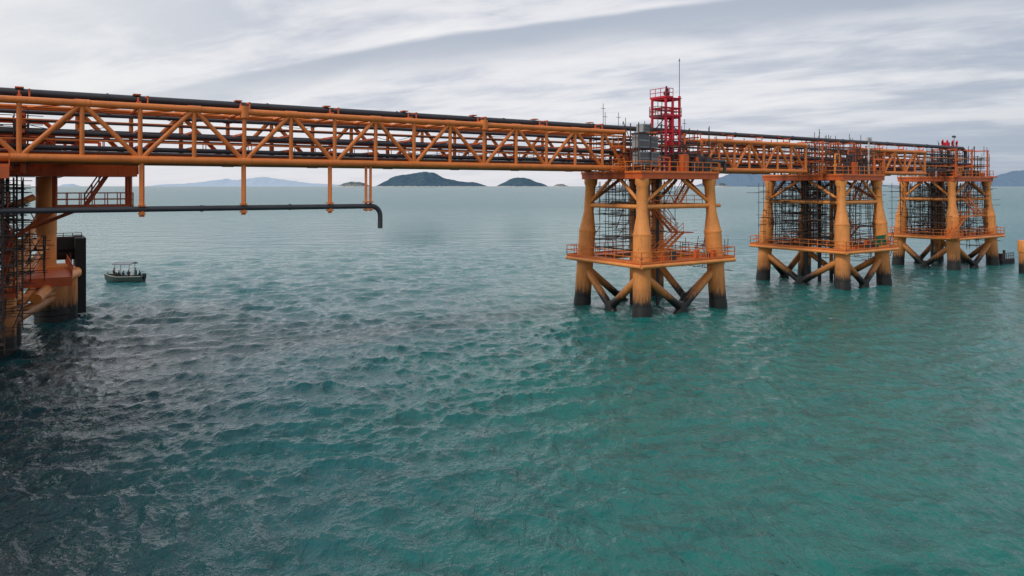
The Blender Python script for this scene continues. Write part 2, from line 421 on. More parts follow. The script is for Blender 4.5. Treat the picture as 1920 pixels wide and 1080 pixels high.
mb.path([T(.45,-.3,14.4),T(.45,-.3,20.4),T(.55,-.3,20.9),T(.9,-.3,20.95),T(1.05,-.3,20.6)],.2,12)
for z in(17.4,20.6,22.6): dkm.box(-1.25,1.25,-1.25,1.25,z+.1,z+.16,T)
rail(mb,[T(x*1.15,y*1.15,22.76) for x,y in cs[:1]+cs[3:]],h=1.0,sp=.8,r=.04)
rail(mb,[T(-1.2,-1.2,22.76),T(-.1,-1.2,22.76)],h=1.0,sp=.6,r=.04)
rail(mb,[T(x*1.15,y*1.15,20.76) for x,y in cs],h=.9,sp=.8,r=.035,closed=True)
dkm.box(-2.3,-1.3,-1.1,.2,20.5,20.58,T); rail(sc,[T(-2.3,-1.1,20.58),T(-1.3,-1.1,20.58)],sp=.5); rail(sc,[T(-2.3,-1.1,20.58),T(-2.3,.2,20.58)],sp=.5)
for z in(19.6,21.2): sc.tube(T(-2.3,-1.1,z),T(1.2,-1.1,z),.05,n=5)
for x in(-2.3,-1.7): sc.tube(T(x,-1.1,17),T(x,-1.1,22.2),.04,n=5)
sc.tube(T(.1,0,22.7),T(.1,0,23.5),.2,n=12); sc.tube(T(.1,0,23.5),T(-.5,-.6,24.0),.14,.1,n=12); sc.tube(T(.35,.2,23.3),T(.5,.3,23.9),.22,n=10)
sc.tube(T(-.15,0,23.35),T(.4,0,23.35),.24,n=12)
sc.tube(T(w,-w,22.9),T(w,-w,27.2),.035,n=6); sc.tube(T(w,-w,26.9),T(w,-w,27.0),.09,n=6)
part('frame',mb,M_red,tw); part('grating',dkm,M_red,tw,False); part('monitor_and_mast',sc,M_pipe,tw)
ae=empty('whip_aerial',J1(-5,0,19)); mb=MB()
for t,m,h in((-6.6,0,21.6),(-5.9,.5,20.8),(-3.6,1,20.9),(5.4,0,20.6)): mb.tube(J1(t,m,18.5),J1(t,m,h),.03,n=5); mb.tube(J1(t-.3,m,h-.5),J1(t+.3,m,h-.5),.025,n=5)
part('rods',mb,M_scaf,ae)
ce=empty('electrical_cabinet',J1(-5.2,-4.4,16)); mb=MB(); m2=MB(); m3=MB()
def JC(t,m,z): return J1(t-.75,m-.4,z)
for (t,z,wd,h) in((-4.6,16.9,1.5,1.5),(-3.0,16.9,1.1,1.2),(-4.5,15.2,1.6,1.3),(-2.8,15.1,1.1,1.4),(-4.0,18.5,1.0,.8)):
    mb.box(t,t+wd,-3.6,-2.6,z,z+h,JC)
    m2.box(t+.12,t+wd-.12,-3.63,-3.61,z+.12,z+h*.45,JC); m2.box(t+.12,t+wd-.12,-3.63,-3.61,z+h*.55,z+h-.12,JC)
for t in(-4.7,-3.05,-1.6):
    for m in(-3.7,-2.5): m3.tube(JC(t,m,14.4),JC(t,m,19.4),.06,n=6)
for z in(15.05,16.8,18.4): m3.box(-4.75,-1.55,-3.75,-2.5,z-.1,z-.02,JC)
part('boxes',mb,M_grey,ce,False); part('louvres',m2,M_pipe2,ce,False); part('rack',m3,M_scaf,ce,False)
wp=empty('lighting_mast',J2(3.4,-4.6,14.4)); mb=MB()
mb.tube(J2(3.4,-4.6,14.4),J2(3.4,-4.6,19.3),.11,n=10); mb.box(2.9,3.9,-4.75,-4.45,19.3,19.5,J2); mb.tube(J2(3.4,-4.6,17),J2(4.2,-4.6,17),.05,n=6)
mb.box(2.9,3.2,-4.8,-4.4,19.05,19.3,J2); mb.box(3.6,3.9,-4.8,-4.4,19.05,19.3,J2)
part('mast',mb,M_white,wp,False)
re_=empty('fire_monitor',J3(-1,0,20)); mb=MB(); m2=MB()
for t in(-3,-1.5,.2,1.6):
    mb.tube(J3(t,-1,18.8),J3(t,-1,20.0),.15,n=10); mb.tube(J3(t,-1,20.0),J3(t-.7,-1.4,20.4),.18,.14,n=10)
mb.tube(J3(-3.4,-1,19.2),J3(2,-1,19.2),.3,n=12); mb.box(-2.6,-1.8,-1.6,-.8,19.5,20.1,J3)
for t in(-3.4,-1.2,1.8): m2.bar(J3(t,-1,14.4),J3(t,-1,19.3),.2,.2)
m2.tube(J3(.8,-1,19.2),J3(.8,-1,21.4),.05,n=6); m2.box(.3,1.2,-1.1,-.9,21.0,21.3,J3)
part('monitors',mb,M_red,re_); part('stand',m2,M_pipe,re_,False)
le=empty('access_stairs',J3(-7,-5,8)); mb=MB()
stairs(mb,J3(-9.2,-5.3,5.1),J3(-4.2,-5.3,8.3),J3(0,.9,0)-J3(0,0,0)); mb.box(-4.2,1,-5.6,-4.3,8.2,8.3,J3); rail(mb,[J3(-4.2,-5.6,8.3),J3(1,-5.6,8.3)],sp=1)
stairs(mb,J3(1.0,-5.3,8.3),J3(-3.5,-5.3,11),J3(0,.9,0)-J3(0,0,0)); mb.box(-10.5,-7.2,-5.8,-3,5.0,5.1,J3); rail(mb,[J3(-10.5,-5.8,5.1),J3(-7.2,-5.8,5.1)],sp=1)
part('flight',mb,M_truss,le,False)
mp=empty('mooring_pile',(76.6,109,0)); mb=MB()
mb.prof((76.6,109,-3),(76.6,109,4.9),[(0,.85),(.78,.85),(.781,.98),(.98,.98),(1,.9)],24); part('pile',mb,M_leg,mp)
mb=MB(); mb.tube((76.6,109,4.9),(76.6,109,5.5),.08,n=6); part('bollard',mb,M_deck,mp)
po=empty('work_pontoon',(82,128,0.4)); mb=MB()
mb.box(78.2-0,82.5,-2,.5,-.3,.7); part('deck',mb,M_black,po,False)
mb=MB(); rail(mb,[Wd(78.3,-1.9,.7),Wd(82.4,-1.9,.7)],sp=.7,r=.05); mb.box(79,80,-1.5,-.5,.7,1.7); mb.tube(Wd(81,-1,.7),Wd(81,-1,2.2),.2,n=8); part('fittings',mb,M_scaf,po,False)

# ------------------------------------------------------------ left mooring platform
lp=empty('mooring_platform',(-43,62,0)); lg=MB(); dk=MB(); rl=MB(); ds=MB(); gy=MB()
def zp_(z0,z1,r,x,y,m=lg): m.prof((x,y,z0),(x,y,z1),[(0,r),(1,r)],26)
for (x,y,r,z1) in((-39.4,56.6,.85,4.4),(-44.9,70.5,.82,13.4),(-52,60,.9,13.8),(-49,51,.9,13.8),(-56,72,.9,13.8)): zp_(-3,z1,r,x,y)
zp_(8.85,13.8,.78,-39.7,62.3)
zp_(-3,8.6,.6,-41.2,60.3)
for (x,y,r) in((-45.8,73.4,1.1),(-43.6,71.8,.8),(-47.6,77.5,1.0)): zp_(-3,4.6,r,x,y)
dk.box(-58,-53.3,17,31,4.2,5.0)
lg.path([Wd(-56,14,3.6),Wd(-55,18,4.1),Wd(-54,21,4.4),Wd(-52.6,25,4.5),Wd(-52.4,29,4.5)],.45,16)
lg.path([Wd(-58.2,10.3,2.3),Wd(-53.4,30,2.3)],.5,16)
lg.path([Wd(-58.2,10.3,4.2),Wd(-53.9,27,2.4)],.35,14)
lg.path([Wd(-56,18,4.2),Wd(-58.2,10.5,2.2)],.35,14)
lg.prof(Wd(-54.6,25.5,-2),Wd(-54.6,25.5,5.3),[(0,1.5),(.35,1.5),(.36,1.6),(.42,1.6),(.43,1.45),(.93,1.45),(.94,1.55),(1,1.55)],28)
dk.box(-64,-57.2,8,20,4.6,4.9); rail(rl,[Wd(-57.2,8,4.9),Wd(-57.2,20,4.9)],sp=1.3,r=.045)
rail(rl,[Wd(-53.3,17,5.0),Wd(-53.3,31,5.0)],sp=1.3,r=.045)
dk.box(-66,-58.2,6.5,18,8.6,8.85); rail(rl,[Wd(-58.2,6.5,8.85),Wd(-58.2,18,8.85)],sp=1.3,r=.045)
dk.box(-64,-57.8,6.5,16,11.3,11.45); rail(rl,[Wd(-57.8,6.5,11.45),Wd(-57.8,16,11.45)],sp=1.3,r=.045)
dk.box(-74,-49.2,6.5,10.2,14.55,14.7); dk.box(-74,-54,10.21,27,14.54,14.69)
for m in(6.6,8.4,10.1): dk.box(-74,-49.3,m-.12,m+.12,13.75,14.54)
for k in range(14):
    t=-74+k*1.9+.05; dk.box(t-.08,t+.08,6.75,9.95,13.95,14.54)
dk.box(-54.2,-54.0,10.3,27,13.8,14.53)
rail(rl,[Wd(-56,6.5,14.7),Wd(-49.2,6.5,14.7),Wd(-49.2,10.2,14.7),Wd(-54,10.2,14.7),Wd(-54,27,14.7)],sp=1.2,r=.045)
dk.box(-54.9,-49.5,7.4,9.9,11.2,11.36)
rail(rl,[Wd(-54.9,7.4,11.36),Wd(-49.5,7.4,11.36),Wd(-49.5,9.9,11.36),Wd(-54.9,9.9,11.36)],sp=.9,r=.04,closed=True)
for t in(-54.8,-49.7): 
    for m in(7.5,9.8): dk.bar(Wd(t,m,11.3),Wd(t,m,13.8),.22,.22)
stairs(rl,Wd(-52.8,8.2,11.36),Wd(-50.8,8.2,14.6),Wd(0,.9,0)-Wd(0,0,0))
rl.tube(Wd(-54.8,8,11.2),Wd(-57.5,8.5,9.0),.17,n=10); rl.tube(Wd(-53.2,8,11.2),Wd(-56.2,14,9.6),.15,n=10)
sv=Wd(0,.9,0)-Wd(0,0,0)
stairs(rl,Wd(-60.5,6.0,4.9),Wd(-57.6,6.0,8.7),sv); stairs(rl,Wd(-57.6,7.2,8.85),Wd(-60.6,7.2,13),sv); stairs(rl,Wd(-60,10.5,.8),Wd(-57.4,10.5,4.9),sv)
stairs(rl,Wd(-59.0,4.6,1.5),Wd(-57.5,5.4,8.9),sv); stairs(rl,Wd(-59.6,3.0,9),Wd(-58.0,3.0,13.6),sv)
for z in(3.2,7.2,11.8):
    lg.tube((-39.6,56.6,z if z<5 else 4.4),(-44.9,70.5,z),.3,n=14); lg.tube((-39.6,56.6,min(z,4.6)),(-50,51,z),.28,n=14)
lg.tube((-42.9,65.5,8),(-39.6,56.6,4.4),.3,n=14); lg.tube((-42.9,65.5,12),(-49,51,6),.3,n=14)
for t in(-56.8,-58.6,-60.4):
    for m in(1.2,4.4): dk.bar(Wd(t,m,13.9),Wd(t,m,18.3),.24,.24)
    dk.box(t-.1,t+.1,-.9,4.4,16.5,16.75); dk.box(t-.1,t+.1,-.9,4.4,17.6,17.8)
dk.box(-70,-57.6,-2.4,6.45,13.9,14.2); dk.box(-70,-57.5,-2.45,-2.2,13.5,14.25)
rail(rl,[Wd(-68,-2.4,14.25),Wd(-57.5,-2.4,14.25)],sp=1)
for z,m in((16.4,3),(17.0,4.4),(15.6,5),(17.7,5.5)):
    rl.path([Wd(-66,m,z),Wd(-55.5,m,z),Wd(-55,m,z-.5),Wd(-55,m,14.6)],.16,12)
for i in range(16):
    t=-62+R.uniform(0,8.5); m=R.uniform(5,9.5); h=R.uniform(1,3); q=(rl,ds)[i%3==0]
    q.tube(Wd(t,m,14.7),Wd(t,m,14.7+h),.12,n=8); q.tube(Wd(t,m,14.7+h),Wd(t+1.8,m,14.7+h),.12,n=8); q.tube(Wd(t+1.8,m,14.7+h),Wd(t+1.8,m,14.7),.12,n=8)
    dk.box(t,t+.9,m,m+.7,14.7,14.7+R.uniform(.7,1.8))
for t,m in((-60.3,1.5),(-63.5,-1.5),(-63.5,3.8)): lg.tube(Wd(t,m,-3),Wd(t,m,13.9),.5,n=20)
for z in(5,7.2,9.3,11.6):
    dk.bar(Wd(-58.6,-1.5,z),Wd(-58.6,5.8,z),.2,.3); dk.box(-61.5,-58.7,-1.5,5.8,z-.1,z)
    rail(rl,[Wd(-58.5,-1.5,z),Wd(-58.5,5.8,z)],sp=1.1)
for m in(-1.4,1.2,3.6,5.7): dk.bar(Wd(-58.6,m,2),Wd(-58.6,m,13.9),.22,.22)
dk.bar(Wd(-58.6,-1.4,5),Wd(-58.6,1.2,9.3),.18,.18); dk.bar(Wd(-58.6,3.6,9.3),Wd(-58.6,5.7,13.5),.18,.18)
gy.box(-58.45,-58.0,5.0,6.9,8.9,11.6)
ds.path([Wd(-58.6,9,0),Wd(-58.6,9,13.8)],.16,10); ds.path([Wd(-57.9,12,5),Wd(-57.9,12,13.8)],.14,10); ds.path([Wd(-59.2,5,2),Wd(-59.2,5,13.8)],.2,10)
for k in range(7):
    m=R.uniform(-1,8); ds.path([Wd(-58.9,m,R.uniform(1,6)),Wd(-58.9,m,13.8)],R.uniform(.06,.14),8)
part('piles_and_bracing',lg,M_leg,lp); part('decks',dk,M_deck,lp,False); part('railings_and_stairs',rl,M_deck,lp,False); part('risers',ds,M_pipe,lp); part('cabin_panel',gy,M_white,lp,False)
fe=empty('marine_fender',Wd(-52,28,4)); mb=MB()
mb.box(-52.6,-51.7,26.5,31.5,.3,7.8); mb.box(-56.8,-52.65,28,28.5,6.6,7.75); mb.box(-56.8,-56.4,27.8,31.4,3.5,7.6); mb.box(-56.8,-52.65,30.9,31.3,6.9,7.7)
for z in(2,4.2,6.2):
    mb.tube(Wd(-54.5,29,z),Wd(-52.6,29,z),.7,n=16)
part('panel',mb,M_black,fe,False)
mb=MB()
for k in range(26):
    z=6.4-k*.22; mb.tube(Wd(-53.1+.25*math.sin(k*.12),26.2,z),Wd(-53.1+.25*math.sin(k*.12+.1),26.2,z-.24),.06+.03*(k%2),n=6)
rail(mb,[Wd(-56.8,28.2,7.75),Wd(-52,28.2,7.75)],h=.5,sp=.8)
part('chain',mb,M_scaf,fe)
s=MB();p=MB()
scaffold(s,p,-61,-56.8,-.8,5,14.3,17.6,.8,1.2,1.0,seed=91,ragged=.6,r=.035)
scaffold(s,p,-60.4,-57.4,4,9,4.9,13.6,.8,1.0,1.1,seed=92,ragged=.3,r=.035,pk=.45)
scaffold(s,p,-59.0,-56.8,9.5,17,2.0,13.4,.8,1.2,1.2,seed=93,ragged=.3,r=.04,pk=.5)
scaffold(s,p,-57,-55.2,17,23,5,9.4,.8,1.3,1.2,seed=94,ragged=.8,r=.04)
scaffold(s,p,-60.2,-58.3,-1.8,4,3,13.4,.8,1.0,1.1,seed=95,ragged=.1,r=.035,pk=.5)
scaffold(s,p,-59.6,-57.9,8,13,.8,5,.8,1.0,1.1,seed=96,ragged=.1,r=.035,pk=.4)
se=empty('scaffolding',Wd(-58,9,8)); part('tubes',s,M_scaf,se,False); part('planks',p,M_plank,se,False)

# ------------------------------------------------------------ boat
bx,by=-53.0,100.0
be=empty('fishing_boat',(bx,by,0)); be.rotation_euler=(0,0,0)
mb=MB(); secs=[]
L=5.1
ns=15
for i in range(ns):
    u=i/(ns-1); x=-L/2+L*u
    bw=.95*(1-max(0,(.35-u)/.35)**2.2*.93)*(1-.12*max(0,u-.75)/.25)
    sheer=.62+.42*max(0,(.45-u)/.45)**1.6+.10*u
    keel=-.25+.35*max(0,(.25-u)/.25)**2
    row=[]
    for j in range(9):
        a=-1+2*j/8; yy=bw*math.copysign(abs(a)**.6,a); zz=keel+(sheer-keel)*abs(a)**2.4
        row.append(Vector((bx+x-(.25 if u==0 else 0)*abs(a),by+yy,zz)))
    secs.append(row)
for r_ in secs: mb.v+=r_
for i in range(ns-1):
    for j in range(8):
        a=i*9+j; mb.f.append((a,a+9,a+10,a+1))
mb.f.append(tuple((ns-1)*9+j for j in range(9)))
part('hull',mb,M_hull,be)
mb=MB()
for i in range(ns-1):
    for j in(0,8): mb.tube(secs[i][j],secs[i+1][j],.07,n=6)
mb.tube(secs[-1][0],secs[-1][8],.07,n=6)
B_=lambda t,m,z:Vector((bx+t,by+m,z))
for x in(-.9,.4,1.6): mb.box(x-.15,x+.15,-.8,.8,.42,.5,B_)
part('gunwale_and_thwarts',mb,M_hullw,be)
mb=MB(); 
for x in(-.95,1.0):
    for y in(-.75,.75): mb.tube(B_(x,y,.5),B_(x,y,2.35),.04,n=6)
mb.tube(B_(-2.3,0,.95),B_(-2.3,0,1.35),.05,n=6)
part('posts',mb,M_scaf,be)
mb=MB()
n=8; vs=[]
for i in range(n+1):
    for k in(0,1):
        for z in(0,.12):
            a=-1+2*i/n; vs.append(B_(-1.2+2.5*k,1.0*a,2.3+.2*(1-a*a)+z))
mb.v=vs
for i in range(n):
    a=i*4; mb.f+=[(a+1,a+3,a+7,a+5),(a,a+4,a+6,a+2),(a,a+1,a+5,a+4),(a+2,a+6,a+7,a+3)]
mb.f+=[(0,2,3,1),(n*4,n*4+1,n*4+3,n*4+2)]
part('awning',mb,M_awn,be,False)
mb=MB(); mb.box(2.45,2.85,-.2,.2,.35,1.05,B_); mb.tube(B_(2.65,0,.4),B_(2.7,0,-.4),.07,n=8); mb.box(1.9,2.3,.2,.6,.45,.8,B_); mb.box(-1.9,-1.3,-.4,.4,.5,.8,B_)
part('outboard_motor_and_gear',mb,M_black,be,False)

def person_mat(name,cloth,pants,hz,pz):
    m,t,b=newmat(name)
    pos=t.new('ShaderNodeTexCoord').outputs['Object']; s=t.new('ShaderNodeSeparateXYZ'); t.link(pos,s.inputs[0])
    n=t.noise(pos,18,3); z=s.outputs[2]
    c=t.mix(t.mapr(z,pz-.02,pz+.02),pants,cloth); c=t.mix(t.mapr(n,.3,.8,0,.4),c,(.02,.02,.02))
    c=t.mix(t.mapr(z,hz-.01,hz+.01),c,(.38,.2,.13)); c=t.mix(t.mapr(z,hz+.14,hz+.16),c,(.02,.017,.015))
    t.link(c,b.inputs['Base Color']); b.inputs['Roughness'].default_value=.8; return m
def person(loc,rot,pose,cloth,pants):
    V=[];E=[];Rd=[]
    def add(p,r,par=None):
        V.append(p);Rd.append(r)
        if par is not None:E.append((par,len(V)-1))
        return len(V)-1
    ph=.92 if pose=='stand' else .12
    pel=add((0,0,ph),.15); w=add((0,.01,ph+.2),.14,pel); c=add((0,.03,ph+.42),.17,w); nk=add((0,.03,ph+.57),.065,c)
    hd=add((0,.05,ph+.66),.085,nk); h2=add((0,.06,ph+.76),.10,hd); add((0,.05,ph+.83),.075,h2); add((0,.15,ph+.72),.02,hd)
    for s in(-1,1):
        sh=add((s*.19,.02,ph+.48),.075,c)
        if pose=='stand': el=add((s*.26,.02,ph+.2),.05,sh); wr=add((s*.25,.12,ph-.02),.035,el); hn=(s*.25,.17,ph-.08)
        else: el=add((s*.27,.1,ph+.22),.05,sh); wr=add((s*.18,.32,ph+.16),.035,el); hn=(s*.16,.39,ph+.12)
        h=add(hn,.03,wr)
        for k in range(4): add((hn[0]+(k-1.5)*.022,hn[1]+.06,hn[2]-.05-.01*(k%2)),.009,h)
        add((hn[0]-s*.05,hn[1]+.02,hn[2]-.02),.010,h)
        if pose=='stand':
            hp=add((s*.1,0,ph-.08),.1,pel); kn=add((s*.12,.03,.48),.07,hp); an=add((s*.12,0,.08),.045,kn); add((s*.13,.16,.04),.04,an)
        else:
            hp=add((s*.1,.08,ph-.02),.1,pel); kn=add((s*.15,.45,ph+.02),.07,hp); an=add((s*.14,.42,ph-.4),.045,kn); add((s*.14,.56,ph-.44),.04,an)
    me=bpy.data.meshes.new('person'); me.from_pydata(V,E,[]); o=bpy.data.objects.new('person',me); scene.collection.objects.link(o)
    md=o.modifiers.new('skin','SKIN'); md.use_smooth_shade=True
    if not me.skin_vertices: 
        bpy.context.view_layer.objects.active=o; o.select_set(True); bpy.ops.object.modifier_remove(modifier='skin'); bpy.ops.object.modifier_add(type='SKIN'); o.select_set(False)
    for i,r in enumerate(Rd): me.skin_vertices[0].data[i].radius=(r,r)
    me.skin_vertices[0].data[0].use_root=True
    sb=o.modifiers.new('sub','SUBSURF'); sb.levels=1; sb.render_levels=2
    me.materials.append(person_mat('clothes',cloth,pants,ph+.6,ph+.05))
    o.location=loc; o.rotation_euler=(0,0,rot); return o
try:
    for x,y,z,rt,ps,cl,pn in((2.05,.1,.48,1.6,'sit',(.02,.025,.03),(.03,.03,.04)),(1.75,-.45,.1,2.6,'stand',(.05,.05,.06),(.02,.02,.03)),(.4,.3,.5,1.2,'sit',(.15,.02,.02),(.02,.02,.02)),(-.1,-.3,.5,-1.6,'sit',(.03,.05,.09),(.02,.02,.02)),(-.9,.1,.5,-1.4,'sit',(.02,.02,.02),(.05,.04,.03)),(-1.55,0,.8,-1.2,'sit',(.03,.035,.03),(.02,.02,.02))):
        person((bx+x,by+y,z+(.0 if ps=='stand' else .05)),rt,ps,cl,pn)
except Exception as ex: print('PERSON ERR',ex)

# ------------------------------------------------------------ islands
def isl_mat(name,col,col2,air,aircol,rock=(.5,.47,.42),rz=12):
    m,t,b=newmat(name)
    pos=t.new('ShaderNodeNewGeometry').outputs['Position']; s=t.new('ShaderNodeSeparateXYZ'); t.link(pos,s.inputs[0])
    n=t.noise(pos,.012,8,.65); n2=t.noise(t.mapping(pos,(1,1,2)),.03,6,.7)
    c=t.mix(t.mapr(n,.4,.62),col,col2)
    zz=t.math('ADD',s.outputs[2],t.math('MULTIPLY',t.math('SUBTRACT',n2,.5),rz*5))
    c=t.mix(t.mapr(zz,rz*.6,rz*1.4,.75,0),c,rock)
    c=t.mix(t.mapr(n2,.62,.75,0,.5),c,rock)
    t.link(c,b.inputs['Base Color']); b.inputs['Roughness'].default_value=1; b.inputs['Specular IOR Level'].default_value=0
    b.inputs['Emission Color'].default_value=(*aircol,1); b.inputs['Emission Strength'].default_value=air  # distance haze painted on: faint emission as airlight, with paler base colours
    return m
from mathutils import noise as mnoise
def island(prof,D,mat,rough=.08,name='island',seed=0):
    xs=[p[0] for p in prof]; nx=160; ny=36
    x0,x1=xs[0],xs[-1]; wid=(x1-x0)*D/F; dep=min(wid*.5,D*.06)
    V=[];Fc=[]
    hmax=max(349-p[1] for p in prof)*D/F
    for i in range(nx+1):
        px=x0+(x1-x0)*i/nx; hy=np.interp(px,xs,[349-p[1] for p in prof])*D/F
        X=(px-960)*D/F
        edge=math.sin(math.pi*i/nx)**.5
        for j in range(ny+1):
            v=-1+2*j/ny
            n=mnoise.fractal(Vector((X*.004+seed,v*2.0,seed)),1.0,2.1,6)
            z=hy*(max(0,1-abs(v)**1.5)**.8)*(1+.25*n*(abs(v)+.15))+ hmax*rough*n*(1-abs(v))*min(1,hy/hmax*2)
            if i in(0,nx) or j in(0,ny): z=-5
            V.append((X,D+dep*v*(.25+.75*edge),z))
    for i in range(nx):
        for j in range(ny):
            a=i*(ny+1)+j; Fc.append((a,a+ny+1,a+ny+2,a+1))
    me=bpy.data.meshes.new(name); me.from_pydata(V,[],Fc); me.shade_smooth(); me.materials.append(mat)
    o=bpy.data.objects.new(name,me); scene.collection.objects.link(o)
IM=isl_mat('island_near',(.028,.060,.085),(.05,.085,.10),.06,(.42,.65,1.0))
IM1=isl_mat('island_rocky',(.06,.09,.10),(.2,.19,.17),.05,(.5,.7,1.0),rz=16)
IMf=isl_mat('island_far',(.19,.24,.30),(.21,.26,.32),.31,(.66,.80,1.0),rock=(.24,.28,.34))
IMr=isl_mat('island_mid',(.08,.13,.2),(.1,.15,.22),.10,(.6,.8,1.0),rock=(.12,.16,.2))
island([(704,349),(716,342),(732,333),(748,328),(768,325),(785,322),(800,320),(814,323),(832,332),(850,337),(862,339),(874,341),(886,340),(900,343),(918,349)],12000,IM,seed=1)
island([(632,349),(645,342),(660,339),(675,340),(686,343),(696,349)],11500,IM1,seed=2)
island([(928,349),(942,342),(955,335),(968,332),(982,332),(996,335),(1008,340),(1020,344),(1030,349)],12000,IM,seed=3)
island([(1034,349),(1045,344),(1055,343),(1070,349)],12000,IM1,seed=4)
island([(1340,349),(1350,341),(1358,342),(1368,349)],10000,IM1,seed=5)
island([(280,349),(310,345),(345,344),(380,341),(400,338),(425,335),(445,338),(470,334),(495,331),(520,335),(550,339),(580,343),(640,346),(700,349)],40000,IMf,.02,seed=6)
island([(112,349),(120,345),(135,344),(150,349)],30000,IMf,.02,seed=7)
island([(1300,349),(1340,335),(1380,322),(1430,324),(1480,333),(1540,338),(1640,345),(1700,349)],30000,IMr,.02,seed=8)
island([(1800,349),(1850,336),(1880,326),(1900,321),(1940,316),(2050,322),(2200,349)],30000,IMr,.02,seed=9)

# ------------------------------------------------------------ sea
rng=np.random.default_rng(5)
fan=math.radians(44)
th=np.concatenate([np.linspace(-fan,fan,1250),np.linspace(fan,2*math.pi-fan,90)[1:-1]])
rs=[3.0]; 
while rs[-1]<22: rs.append(rs[-1]+.22)
while rs[-1]<80000:
    r=rs[-1]; rs.append(r+max(.06,r*r/15500) if r<3000 else r*1.35)
rs=np.array(rs); print('rings',len(rs))
nr=len(rs);na=len(th)
Rg,Tg=np.meshgrid(rs,th,indexing='ij')
X=Rg*np.sin(Tg);Y=Rg*np.cos(Tg)
dr=np.gradient(rs)[:,None]*np.ones((1,na)); dth=np.abs(np.gradient(th)); dth[-1]=dth[-2]; sp=np.maximum(dr,Rg*dth[None,:])
Zs=np.zeros_like(X);DX=np.zeros_like(X);DY=np.zeros_like(X)
wd=math.radians(-62)
gust=.9+.25*np.sin(X*.06+Y*.035+1)*np.sin(X*.021-Y*.05+.5)+.2*np.sin(X*.11-Y*.09)
chop=1/(1+np.exp((X-.2*Y+2)/5.0)); gust=gust*(.72+.45*chop)
WX=X+.9*np.sin(Y*.23+.7)+.7*np.sin(X*.31+Y*.17)+.25*np.sin(Y*1.1+X*.5); WY=Y+.9*np.sin(X*.19+2)+.7*np.sin(X*.27-Y*.35)+.25*np.sin(X*.9-Y*.6)
for k in range(120):
    lam=.33*(4.6/.33)**(rng.random()**1.0)
    kk=2*math.pi/lam; a=wd+rng.normal(0,.9 if lam<1.6 else .6)
    amp=.0066*lam**.88*(.5+1.0*rng.random())
    att=np.clip((lam/sp-2.2)/1.5,0,1)
    ph=kk*(WX*math.cos(a)+WY*math.sin(a))+rng.random()*6.283
    grp=.7+.6*np.sin(X*rng.normal(0,.4)+Y*rng.normal(0,.4)+rng.random()*6)
    A=amp*att*gust*grp
    Zs+=A*np.sin(ph); DX+=A*.75*math.cos(a)*np.cos(ph); DY+=A*.75*math.sin(a)*np.cos(ph)
V=np.stack([X+DX,Y+DY,Zs],-1).reshape(-1,3)
V=np.vstack([V,[[0,0,0]]])
i=np.arange(nr-1)[:,None];j=np.arange(na)[None,:];j2=(j+1)%na
Q=np.stack([i*na+j+0*i,(i)*na+j2,(i+1)*na+j2,(i+1)*na+j],-1).reshape(-1,4)
ctr=len(V)-1
tri=np.stack([np.full(na,ctr),(np.arange(na)+1)%na,np.arange(na)],-1)
me=bpy.data.meshes.new('sea')
me.vertices.add(len(V)); me.vertices.foreach_set('co',V.astype(np.float32).ravel())
nl=Q.size+tri.size; me.loops.add(nl); me.loops.foreach_set('vertex_index',np.concatenate([Q[:,::-1].ravel(),tri[:,::-1].ravel()]).astype(np.int32))
npoly=len(Q)+len(tri); me.polygons.add(npoly)
ls=np.concatenate([np.arange(len(Q))*4,len(Q)*4+np.arange(len(tri))*3]).astype(np.int32); me.polygons.foreach_set('loop_start',ls)
me.update(calc_edges=True); me.validate(); me.shade_smooth()
if me.polygons[0].normal.z<0: me.flip_normals()
so=bpy.data.objects.new('sea',me); scene.collection.objects.link(so)
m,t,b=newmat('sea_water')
pos=t.new('ShaderNodeNewGeometry').outputs['Position']; s=t.new('ShaderNodeSeparateXYZ'); t.link(pos,s.inputs[0])
px,py=s.outputs[0],s.outputs[1]
flat=t.new('ShaderNodeCombineXYZ'); t.link(px,flat.inputs[0]); t.link(py,flat.inputs[1]); fv=flat.outputs[0]
rot=t.mapping(fv,(1,.5,1),(0,0,math.radians(28)))
big=t.noise(fv,.035,3,.5); med=t.noise(t.mapping(fv,(.55,1,1)),.75,4,.62,.5)
g=t.math('ADD',t.math('MULTIPLY',px,.026),t.math('MULTIPLY',t.math('SUBTRACT',big,.5),1.6))
c=t.mix(t.mapr(g,-.7,.45),(.007,.076,.092),(.008,.135,.116))
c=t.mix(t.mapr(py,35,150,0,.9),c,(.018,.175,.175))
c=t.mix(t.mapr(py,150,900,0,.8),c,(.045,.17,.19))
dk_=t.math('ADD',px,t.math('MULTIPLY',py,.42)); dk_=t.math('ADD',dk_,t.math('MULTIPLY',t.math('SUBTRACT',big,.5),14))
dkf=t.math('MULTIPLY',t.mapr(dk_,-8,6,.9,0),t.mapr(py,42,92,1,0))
c=t.mix(dkf,c,(.002,.012,.018))  # shade and dark reflection of the left platform, painted into the water colour
c=t.mix(t.mapr(med,.46,.66,0,.45),c,(.003,.040,.041))
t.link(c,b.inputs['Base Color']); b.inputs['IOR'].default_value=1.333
t.link(t.mapr(py,60,500,.06,.24),b.inputs['Roughness'])
n0=t.noise(t.mapping(fv,(.45,1,1),(0,0,math.radians(-12))),.16,5,.68,.5)
n1=t.noise(rot,1.7,4,.62,.6); n2=t.noise(fv,6,2,.55,.3); n3=t.noise(rot,.6,2,.5,.3)
hh=t.math('ADD',t.math('MULTIPLY',n1,.25),t.math('MULTIPLY',n2,.04)); hh=t.math('ADD',hh,t.math('MULTIPLY',n3,.28))
hh=t.math('ADD',hh,t.math('MULTIPLY',n0,t.mapr(py,60,200,.12,2.2)))
bp=t.new('ShaderNodeBump'); bp.inputs['Distance'].default_value=1.0; bp.inputs['Strength'].default_value=.9
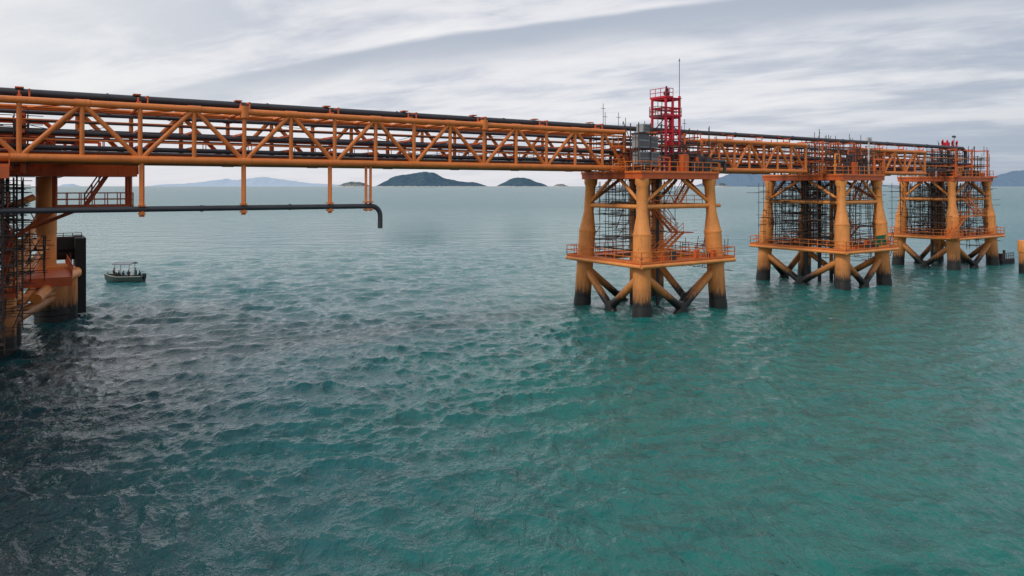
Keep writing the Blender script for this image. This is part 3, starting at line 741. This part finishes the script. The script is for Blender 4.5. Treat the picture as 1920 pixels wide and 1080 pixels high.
t.link(hh,bp.inputs['Height']); t.link(bp.outputs[0],b.inputs['Normal'])
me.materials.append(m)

# ------------------------------------------------------------ sky
w=bpy.data.worlds.new('World'); scene.world=w; w.use_nodes=True; w.name='sky'
t=NT(w.node_tree); t.n.clear()
out=t.new('ShaderNodeOutputWorld')
sky=t.new('ShaderNodeTexSky',sky_type='NISHITA'); sky.sun_disc=False; sky.sun_elevation=math.radians(40); sky.sun_rotation=math.radians(230)
b1=t.new('ShaderNodeBackground'); t.link(sky.outputs[0],b1.inputs[0]); b1.inputs[1].default_value=.10
d=t.new('ShaderNodeTexCoord').outputs['Generated']; s=t.new('ShaderNodeSeparateXYZ'); t.link(d,s.inputs[0])
x,y,z=s.outputs
zc=t.math('ADD',t.math('MAXIMUM',z,0),.12)
pxx=t.math('DIVIDE',x,zc); pyy=t.math('DIVIDE',y,zc)
cb=t.new('ShaderNodeCombineXYZ'); t.link(pxx,cb.inputs[0]); t.link(pyy,cb.inputs[1]); pv=cb.outputs[0]
al=t.math('ADD',t.math('MULTIPLY',pxx,.855),t.math('MULTIPLY',pyy,-.518)); ac=t.math('ADD',t.math('MULTIPLY',pxx,.518),t.math('MULTIPLY',pyy,.855))
c2=t.new('ShaderNodeCombineXYZ'); t.link(t.math('MULTIPLY',al,.6),c2.inputs[0]); t.link(t.math('MULTIPLY',ac,1.2),c2.inputs[1]); sv_=c2.outputs[0]
nA=t.noise(sv_,.8,5,.55,.35); nB=t.noise(sv_,2.6,5,.6,.3); nC=t.noise(pv,.55,2,.5)
cl=t.math('ADD',t.math('MULTIPLY',nA,.5),t.math('ADD',t.math('MULTIPLY',nB,.32),t.math('MULTIPLY',nC,.18)))
col=t.mix(t.mapr(cl,.40,.55),(.54,.58,.67),(.84,.84,.87))
col=t.mix(t.mapr(cl,.54,.61,0,.7),col,(.95,.94,.93))
q=t.math('ADD',ac,t.math('MULTIPLY',t.math('SUBTRACT',nA,.5),.35)); q=t.math('ADD',q,t.math('MULTIPLY',al,-.12)); q=t.math('ADD',q,-.10)
band=t.math('MULTIPLY',t.mapr(q,2.56,2.64),t.mapr(q,2.66,3.2,1,0))
band=t.math('MULTIPLY',band,t.mapr(x,-.55,.1,.7,1.0))
col=t.mix(band,col,(.46,.51,.60))
col=t.mix(t.mapr(x,-.2,-.62,0,.6),col,(.92,.92,.91))
rf=t.math('MULTIPLY',t.mapr(x,.15,.65,0,.7),t.mapr(cl,.44,.58,1,.35))
col=t.mix(rf,col,(.38,.44,.54))
hz=t.mapr(z,.0,.12,1,0); hc=t.mix(t.mapr(x,.2,.6),(.77,.77,.82),(.33,.40,.51))
col=t.mix(t.math('MULTIPLY',hz,.75),col,hc)
b2=t.new('ShaderNodeBackground'); t.link(col,b2.inputs[0]); b2.inputs[1].default_value=1.0
ms=t.new('ShaderNodeMixShader'); ms.inputs[0].default_value=.95; t.link(b1.outputs[0],ms.inputs[1]); t.link(b2.outputs[0],ms.inputs[2]); t.link(ms.outputs[0],out.inputs[0])
sd=bpy.data.lights.new('sun','SUN'); sd.energy=1.5; sd.angle=math.radians(14); sd.color=(1,.95,.87)
sun=bpy.data.objects.new('sun',sd); scene.collection.objects.link(sun)
el=math.radians(40); az=math.radians(230)
dirv=Vector((math.sin(az)*math.cos(el),math.cos(az)*math.cos(el),math.sin(el)))
sun.rotation_euler=dirv.to_track_quat('Z','Y').to_euler()
